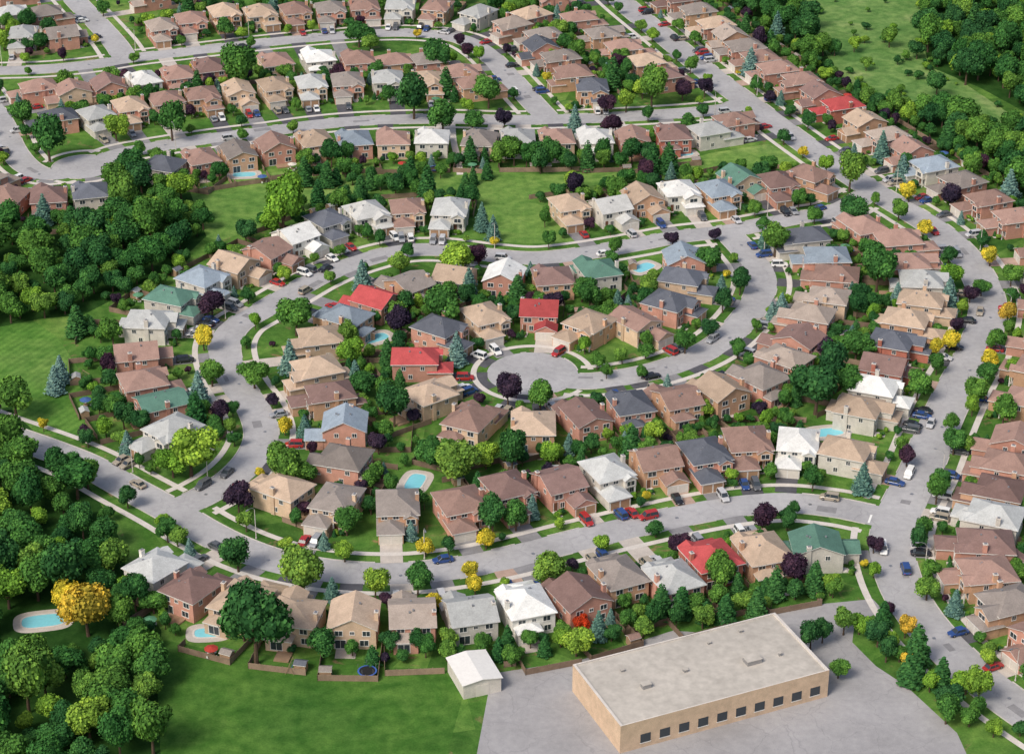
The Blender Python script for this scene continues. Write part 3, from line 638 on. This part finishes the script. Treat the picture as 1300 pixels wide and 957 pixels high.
# ------------------------------------------------------------------ pools, fences, sheds, decks
M['water']=plain('pool_water',(0.22,0.60,0.68),0.08,0.5)
for (c,l,w,a) in POOLS:
    mb=MB(); n=28; ca,sa=math.cos(a),math.sin(a)
    def el(k,z,e=0):
        t=2*math.pi*k/n; sq=lambda q:math.copysign(abs(q)**0.6,q)
        X=(l/2+e)*sq(math.cos(t)); Y=(w/2+e)*sq(math.sin(t)); return (c[0]+X*ca-Y*sa,c[1]+X*sa+Y*ca,z)
    mb.poly([el(k,0.06) for k in range(n)],M['water'])
    for k in range(n):
        mb.poly([el(k,0.12),el(k,0.12,0.4),el(k+1,0.12,0.4),el(k+1,0.12)],M['walk'])
        mb.poly([el(k,0.05,1.8),el(k+1,0.05,1.8),el(k+1,0.05,0.4),el(k,0.05,0.4)],M['drive_light'])
        mb.poly([el(k,0.05),el(k,0.12),el(k+1,0.12),el(k+1,0.05)],M['walk'])
        mb.poly([el(k,0.05,0.4),el(k+1,0.05,0.4),el(k+1,0.12,0.4),el(k,0.12,0.4)],M['walk'])
    obj('swimming_pool',mb.mesh('swimming_pool'))
for hi,(x,y,ang,pr,Mx,dist,kind,h) in enumerate(houses):
    mb=MB(); fx=6.1; ya=pr['d']/2-1.5; yb=pr['d']/2+R.uniform(9.5,13)
    def seg(a,b):
        L=math.hypot(b[0]-a[0],b[1]-a[1]); n=max(1,int(L/2.4)); A=math.atan2(b[1]-a[1],b[0]-a[0])
        for k in range(n):
            cx=a[0]+(b[0]-a[0])*(k+0.5)/n; cy=a[1]+(b[1]-a[1])*(k+0.5)/n; q=Mx@Vector((cx,cy,0))
            dd=((hpos-np.array([q.x,q.y]))**2).sum(1)
            if any(math.hypot(c_[0]-q.x,c_[1]-q.y)<l_/2+3 for c_,l_,_,_ in POOLS) or math.hypot(STORE[0]-q.x,STORE[1]-q.y)<7.5 or road_clear(q.x,q.y)<5 or (dd.argmin()!=hi and dd.min()<64): continue
            M4=Mx@Matrix.Translation((cx,cy,0))@Matrix.Rotation(A,4,'Z')
            mb.box(-L/n/2+0.06,L/n/2-0.06,-0.03,0.03,0.05,1.5,M['wood'],M4); mb.box(L/n/2-0.06,L/n/2+0.06,-0.06,0.06,0,1.65,M['wood'],M4)
    if hi%2==0: seg((-fx,ya),(-fx,yb))
    seg((fx,ya),(fx,yb)); seg((-fx,yb),(fx,yb))
    if mb.f: obj('wooden_fence',mb.mesh('wooden_fence'))
    if R.random()<0.6:
        mb=MB(); q0=pr['d']/2+(2.62 if pr['wing'] else 0.02); dw=R.uniform(3,4.5); sx=R.uniform(-1,2)
        q=Mx@Vector((sx,q0+2,0))
        if all(math.hypot(c[0]-q.x,c[1]-q.y)>6.5 for c,_,_,_ in POOLS):
            zz=0.35 if R.random()<0.5 else 0.08
            mb.box(sx-dw/2,sx+dw/2,q0,q0+R.uniform(2.5,3.5),0,zz,M['deck'] if zz>0.2 else M['drive_light'],Mx); obj('deck' if zz>0.2 else 'patio',mb.mesh('deck'))
    if R.random()<0.3:
        lx=R.choice((-4.6,4.6)); ly=yb-1.6; q=Mx@Vector((lx,ly,0))
        if road_clear(q.x,q.y)>4 and np.sort(((hpos-np.array([q.x,q.y]))**2).sum(1))[0]>50:
            mb=MB(); mb.box(-1.2,1.2,-1,1,0,1.9,M['deck']); gable(mb,mb,-1.2,1.2,-1,1,1.9,0.5,0.15,'x',ROOF[R.choice('gbdk')],M['trim'],M['deck'])
            mb.box(-0.45,0.45,-1.04,-1.001,0.05,1.7,M['trim']); obj('garden_shed',mb.mesh('garden_shed'),(q.x,q.y,0),ang)
# ------------------------------------------------------------------ backyard furniture
def umbrella_mesh(col):
    mb=MB(); fab=plain('umbrella_fabric',col,0.8,0.1); mb.tube((0,0,0),(0,0,2.5),0.03,0.03,M['metal'],6); mb.tube((0,0,0),(0,0,0.1),0.3,0.25,M['walk'],10)
    for k in range(8):
        a=k*math.pi/4; b=a+math.pi/4; mb.poly([(0,0,2.6),(1.5*math.cos(a),1.5*math.sin(a),2.1),(1.5*math.cos(b),1.5*math.sin(b),2.1)],fab)
    mb.tube((0,0,0.7),(0,0,0.75),0.65,0.65,M['deck'],14)
    for k in range(4):
        a=k*math.pi/2+0.4; x,y=1.15*math.cos(a),1.15*math.sin(a); M4=Matrix.Translation((x,y,0))@Matrix.Rotation(a,4,'Z')
        mb.box(-0.22,0.22,-0.22,0.22,0.42,0.47,M['trim'],M4); mb.box(0.19,0.23,-0.22,0.22,0.47,0.95,M['trim'],M4)
        for sx in (-0.2,0.2):
            for sy in (-0.2,0.2): mb.box(sx-0.02,sx+0.02,sy-0.02,sy+0.02,0,0.42,M['metal'],M4)
    return mb.mesh('patio_table_with_umbrella')
UMB=[umbrella_mesh(c) for c in ((0.10,0.25,0.14),(0.6,0.56,0.48),(0.4,0.05,0.04),(0.06,0.12,0.30))]
mb=MB(); mb.tube((0,0,0.86),(0,0,0.9),1.75,1.75,M['tyre'],20)
bl=plain('trampoline_pad',(0.05,0.12,0.4),0.6)
for k in range(20):
    a=k*math.pi/10; b=a+math.pi/10; q=lambda r_,t,z:(r_*math.cos(t),r_*math.sin(t),z)
    mb.poly([q(1.65,a,0.94),q(2.0,a,0.92),q(2.0,b,0.92),q(1.65,b,0.94)],bl)
    if k%4==0: mb.tube(q(1.9,a,0),q(1.9,a,2.3),0.04,0.04,M['metal'],5)
TRA=mb.mesh('trampoline')
mb=MB()
for sx in (-1.5,1.5):
    mb.tube((sx,-0.9,0),(sx,0,2.2),0.05,0.05,M['deck'],5); mb.tube((sx,0.9,0),(sx,0,2.2),0.05,0.05,M['deck'],5)
mb.tube((-1.6,0,2.2),(1.6,0,2.2),0.06,0.06,M['deck'],5)
for sx in (-0.8,0.1,0.9):
    mb.box(sx-0.22,sx+0.22,-0.1,0.1,0.5,0.54,bl); mb.tube((sx-0.2,0,0.5),(sx-0.2,0,2.2),0.012,0.012,M['metal'],4); mb.tube((sx+0.2,0,0.5),(sx+0.2,0,2.2),0.012,0.012,M['metal'],4)
SWI=mb.mesh('swing_set')
for (x,y,ang,pr,Mx,dist,kind,h) in houses:
    for t in range(5):
        if R.random()<0.35:
            q=Mx@Vector((R.uniform(-4.5,4.5),pr['d']/2+R.uniform(4.5,10),0))
            if road_clear(q.x,q.y)>4 and np.sqrt(((hpos-np.array([q.x,q.y]))**2).sum(1).min())>8.5 and all(math.hypot(t_[0]-q.x,t_[1]-q.y)>t_[2]*0.8+1.5 for t_ in trees if abs(t_[0]-q.x)<9) and all(math.hypot(c_[0]-q.x,c_[1]-q.y)>8 for c_,_,_,_ in POOLS):
                n_=R.choice(('u','u','t','s')); me=R.choice(UMB) if n_=='u' else (TRA if n_=='t' else SWI)
                obj({'u':'patio_table_with_umbrella','t':'trampoline','s':'swing_set'}[n_],me,(q.x,q.y,0),R.uniform(0,6.28)); break
# ------------------------------------------------------------------ cars
carcols=[(0.5,0.5,0.51),(0.75,0.75,0.73),(0.02,0.02,0.025),(0.10,0.105,0.115),(0.30,0.31,0.33),(0.38,0.03,0.03),(0.03,0.07,0.22),(0.36,0.31,0.24)]
def car_mesh(ci,van):
    paint=plain('car_paint_%d%d'%(ci,van),carcols[ci],0.25,0.5); mb=MB(); k=mb.mi(paint)
    L=4.7; hb=0.88 if not van else 1.0; W=0.9; ht=1.42 if not van else 1.78
    secs=[(-L/2,0.72,0.42,0.70),(-L/2+0.18,0.84,0.30,hb-0.08),(-L/2+0.9,W,0.24,hb),(0,W,0.22,hb+0.02),(L/2-1.1,W,0.24,hb-0.03),(L/2-0.3,0.85,0.28,hb-0.16),(L/2,0.70,0.38,0.62)]
    o=len(mb.v)
    for (x,hw,z0,z1) in secs: mb.v+=[(x,-hw,z0),(x,-hw,z1-0.12),(x,-hw+0.1,z1),(x,hw-0.1,z1),(x,hw,z1-0.12),(x,hw,z0)]
    for i in range(len(secs)-1):
        for j in range(6):
            j2=(j+1)%6; mb.f.append((o+6*i+j,o+6*i+j2,o+6*i+6+j2,o+6*i+6+j)); mb.m.append(k)
    mb.f.append(tuple(o+j for j in range(5,-1,-1))); mb.m.append(k); e=o+6*(len(secs)-1); mb.f.append(tuple(e+j for j in range(6))); mb.m.append(k)
    cb=[(-1.75 if not van else -2.2,-1.15 if not van else -1.95),(1.15 if not van else 1.3,0.35 if not van else 0.65)]
    zb=hb-0.02; bw,tw=0.84,0.68
    A=[(cb[0][0],-bw,zb),(cb[1][0],-bw,zb),(cb[1][0],bw,zb),(cb[0][0],bw,zb)]; Bq=[(cb[0][1],-tw,ht),(cb[1][1],-tw,ht),(cb[1][1],tw,ht),(cb[0][1],tw,ht)]
    for i in range(4):
        j=(i+1)%4; mb.poly([A[i],A[j],Bq[j],Bq[i]],M['glass'])
    mb.box(cb[0][1]-0.08,cb[1][1]+0.08,-tw-0.03,tw+0.03,ht-0.03,ht+0.04,paint)
    for sy in (-1,1):
        for xa,xb in ((cb[0][0],cb[0][1]),(cb[1][0],cb[1][1]),(-0.15,-0.15)):
            mb.tube((xa,sy*bw,zb),(xb,sy*tw,ht),0.05,0.045,paint,5)
    for wx in (-1.4,1.42):
        for sy in (-1,1):
            mb.tube((wx,sy*0.72,0.33),(wx,sy*0.93,0.33),0.33,0.33,M['tyre'],14); mb.tube((wx,sy*0.9,0.33),(wx,sy*0.945,0.33),0.19,0.17,M['metal'],10)
    for sy in (-1,1):
        mb.box(L/2-0.12,L/2+0.01,sy*0.55-0.14,sy*0.55+0.14,0.5,0.62,M['headlight']); mb.box(-L/2-0.01,-L/2+0.1,sy*0.58-0.12,sy*0.58+0.12,0.55,0.7,M['taillight'])
        mb.box(0.85,1.0,sy*0.98-0.08,sy*0.98+0.08,hb,hb+0.13,paint)
    return mb.mesh('car')
CARS=[(car_mesh(c,v),'parked_minivan' if v else 'parked_car') for c in range(8) for v in (0,1)]
def putcar(x,y,a,moving=False,z=0.075):
    me,n=R.choice(CARS); obj('car' if moving else n,me,(x,y,z),a)
for (x,y,ang,pr,Mx,dist,kind,h) in houses:
    for sx in (-1.3,1.3):
        if R.random()<0.58:
            yy=pr['gy']-R.uniform(2.8,3.4); q=Mx@Vector((pr['gx']+sx,yy,0)); putcar(q.x,q.y,ang-math.pi/2+(math.pi if R.random()<0.3 else 0))
for u,v,ri in ((165,617,1),(830,659,1),(1193,536,0),(1150,697,0),(1144,724,0),(905,432,3),(1240,320,0),(505,378,2),(640,327,2),(820,52,0),(560,45,4),(1262,395,0),(1012,172,0),(1165,600,0),(1188,292,0),(300,605,2)):
    x,y=P(u,v,0.7); nm,hw,p=roads[ri]; dd=((p-np.array([x,y]))**2).sum(1); k=int(dd.argmin()); k2=min(k+1,len(p)-1); t=p[k2]-p[k2-1]; t/=np.linalg.norm(t)
    sd=1 if R.random()<0.5 else -1; c=p[k]+np.array([t[1],-t[0]])*2.0*sd
    putcar(c[0],c[1],math.atan2(t[1],t[0])+(math.pi if sd<0 else 0),True,0.05)
for ri in (1,2,3,4,6):
    nm,hw,p=roads[ri]; n=normals(p); k=6
    while k<len(p)-6:
        s=R.choice((1,-1)); q=p[k]+n[k]*s*(hw-1.2); t=p[k+1]-p[k]
        if road_clear(q[0],q[1],ri)>3: putcar(q[0],q[1],math.atan2(t[1],t[0])+(math.pi if s>0 else 0),False,0.05)
        k+=R.randint(20,50)
# ------------------------------------------------------------------ manhole covers and tar patches
for ri,(nm,hw,p) in enumerate(roads):
    n=normals(p); k=5; mbm=MB(); mbp=MB()
    while k<len(p)-5:
        q=p[k]+n[k]*R.uniform(-1,1)
        if road_clear(q[0],q[1],ri)>1.5:
            mbm.tube((q[0],q[1],0.03+0.004*ri),(q[0],q[1],0.055+0.004*ri),0.42,0.42,M['metal'],12)
            if R.random()<0.6:
                q=p[k+2]+n[k+2]*R.uniform(-2.2,2.2); t=p[k+3]-p[k+2]; M4=Matrix.Translation((q[0],q[1],0.024+0.004*ri))@Matrix.Rotation(math.atan2(t[1],t[0]),4,'Z')
                a=R.uniform(0.8,3); b=R.uniform(0.4,1.3); mbp.poly([tuple(M4@Vector(c)) for c in ((-a,-b,0),(a,-b,0),(a,b,0),(-a,b,0))],M['patch'])
        k+=R.randint(9,18)
    if mbm.f: obj('manhole_covers',mbm.mesh('manhole_covers'))
    if mbp.f: obj('asphalt_repairs',mbp.mesh('asphalt_repairs'))
# ------------------------------------------------------------------ street lamps
lm=MB()
lm.tube((0,0,0),(0,0,7.6),0.11,0.07,M['walk'],8); pts=[(0,0,7.6),(0.5,0,8.2),(1.3,0,8.5),(2.1,0,8.5)]
for a,b in zip(pts,pts[1:]): lm.tube(a,b,0.06,0.05,M['metal'],6)
lm.box(1.9,2.7,-0.16,0.16,8.4,8.56,M['metal']); lm.box(2.05,2.6,-0.12,0.12,8.34,8.399,M['headlight']); lm.tube((0,0,0),(0,0,0.4),0.2,0.16,M['walk'],8)
lamp=lm.mesh('street_lamp')
for ri,(nm,hw,p) in enumerate(roads):
    n=normals(p); k=8; s=1
    while k<len(p)-4:
        q=p[k]+n[k]*s*(hw+0.8)
        if road_clear(q[0],q[1])>0.4 and np.sqrt(((ends-q)**2).sum(1).min())>3.2:
            obj('street_lamp',lamp,(q[0],q[1],0),math.atan2(-n[k][1]*s,-n[k][0]*s))
        k+=22
# ------------------------------------------------------------------ school and store
zr=6.5
A=np.array(P(727,843,zr)); B=np.array(P(984,777,zr)); C=np.array(P(1053,850,zr)); D=A+C-B
e=bpy.data.objects.new('school_building',None); COL.objects.link(e)
def inset(poly,d):
    c=sum(poly)/4; return [q+(c-q)/np.linalg.norm(c-q)*d*1.3 for q in poly]
poly=[D,C,B,A]; mb=MB()
for i in range(4):
    a,b=poly[i],poly[(i+1)%4]; mb.poly([(a[0],a[1],0),(b[0],b[1],0),(b[0],b[1],zr-1.2),(a[0],a[1],zr-1.2)],WALL['t'])
    mb.poly([(a[0],a[1],zr-1.2),(b[0],b[1],zr-1.2),(b[0],b[1],zr),(a[0],a[1],zr)],WALL['t'])
obj('walls',mb.mesh('walls'),parent=e)
ins=inset(poly,0.5); mb=MB(); mb.poly([(q[0],q[1],zr-0.35) for q in ins],M['flatroof'])
for i in range(4):
    a,b=poly[i],poly[(i+1)%4]; c,d=ins[i],ins[(i+1)%4]
    mb.poly([(a[0],a[1],zr),(b[0],b[1],zr),(d[0],d[1],zr),(c[0],c[1],zr)],M['walk']); mb.poly([(c[0],c[1],zr-0.35),(d[0],d[1],zr-0.35),(d[0],d[1],zr),(c[0],c[1],zr)],M['walk'])
obj('roof',mb.mesh('roof'),parent=e)
mb=MB(); ax=(B-A)/np.linalg.norm(B-A); ang=math.atan2(ax[1],ax[0])
for u,v,l,w,hh in ((955,838,3.2,2.2,1.0),(870,850,0.8,0.8,0.6),(900,815,0.6,0.6,0.5),(820,870,1.8,1.2,0.9),(940,800,0.6,0.6,0.5),(990,830,0.5,0.5,0.7),(790,850,0.6,0.6,0.5)):
    x,y=P(u,v,zr); M4=Matrix.Translation((x,y,zr-0.35))@Matrix.Rotation(ang,4,'Z'); mb.box(-l/2,l/2,-w/2,w/2,0,hh,M['metal'],M4); mb.box(-l/2-0.1,l/2+0.1,-w/2-0.1,w/2+0.1,hh,hh+0.08,M['flatroof'],M4)
obj('rooftop_units',mb.mesh('rooftop_units'),parent=e)
mb=MB()
for a,b in ((B,C),(C,D),(A,B)):
    t=(b-a); L=np.linalg.norm(t); t/=L; an=math.atan2(t[1],t[0]); k=3.0
    while k<L-3:
        q=a+t*k; M4=Matrix.Translation((q[0],q[1],0))@Matrix.Rotation(an,4,'Z'); mb.box(-1.1,1.1,-0.06,0.06,1.2,3.2,M['glass'],M4); mb.box(-1.2,1.2,-0.1,0.1,1.05,1.19,M['trim'],M4); k+=4.2
obj('windows',mb.mesh('windows'),parent=e)
e=bpy.data.objects.new('storage_building',None); COL.objects.link(e); x,y=STORE; e.location=(x,y,0); e.rotation_euler=(0,0,0.35)
mb=MB(); mb.box(-4,4,-5,5,0,3.4,WALL['g']); o=obj('walls',mb.mesh('walls'),parent=e)
mb=MB(); wb=MB(); gable(mb,wb,-4,4,-5,5,3.4,0.15,0.3,'y',M['trim'],M['trim'],WALL['g']); obj('roof',mb.mesh('roof'),parent=e); obj('gable_walls',wb.mesh('gable_walls'),parent=e)
mb=MB(); mb.box(-1.4,1.4,-5.06,-5.001,0,2.6,M['gdoor']); obj('roller_door',mb.mesh('roller_door'),parent=e)
# ------------------------------------------------------------------ light
SE=math.radians(47); SAZ=math.radians(222)
sd=Vector((math.sin(SAZ)*math.cos(SE),math.cos(SAZ)*math.cos(SE),math.sin(SE)))
w=bpy.data.worlds.new('World'); scn.world=w; w.use_nodes=True; nt=w.node_tree; nt.nodes.clear()
sky=nt.nodes.new('ShaderNodeTexSky'); sky.sky_type='NISHITA'; sky.sun_disc=False; sky.sun_elevation=SE; sky.sun_rotation=SAZ
sky.air_density=1.0; sky.dust_density=4.0; sky.ozone_density=0.5
bg=nt.nodes.new('ShaderNodeBackground'); bg.inputs[1].default_value=0.15; wo=nt.nodes.new('ShaderNodeOutputWorld')
nt.links.new(sky.outputs[0],bg.inputs[0]); nt.links.new(bg.outputs[0],wo.inputs[0])
ld=bpy.data.lights.new('sun','SUN'); ld.energy=2.35; ld.angle=math.radians(18.0); ld.color=(1.0,0.95,0.87)
lo=bpy.data.objects.new('sun',ld); COL.objects.link(lo); lo.rotation_euler=(-sd).to_track_quat('-Z','Y').to_euler()
scn.view_settings.view_transform='Standard'; scn.view_settings.look='None'; scn.view_settings.exposure=0
# ------------------------------------------------------------------ camera
cd=bpy.data.cameras.new('camera'); cd.sensor_width=36; cd.lens=FPX/1300*36; cd.clip_start=1; cd.clip_end=12000
co=bpy.data.objects.new('camera',cd); COL.objects.link(co); co.location=(0,CAMY,CAMH); co.rotation_euler=(math.pi/2-PITCH,0,0)
scn.camera=co
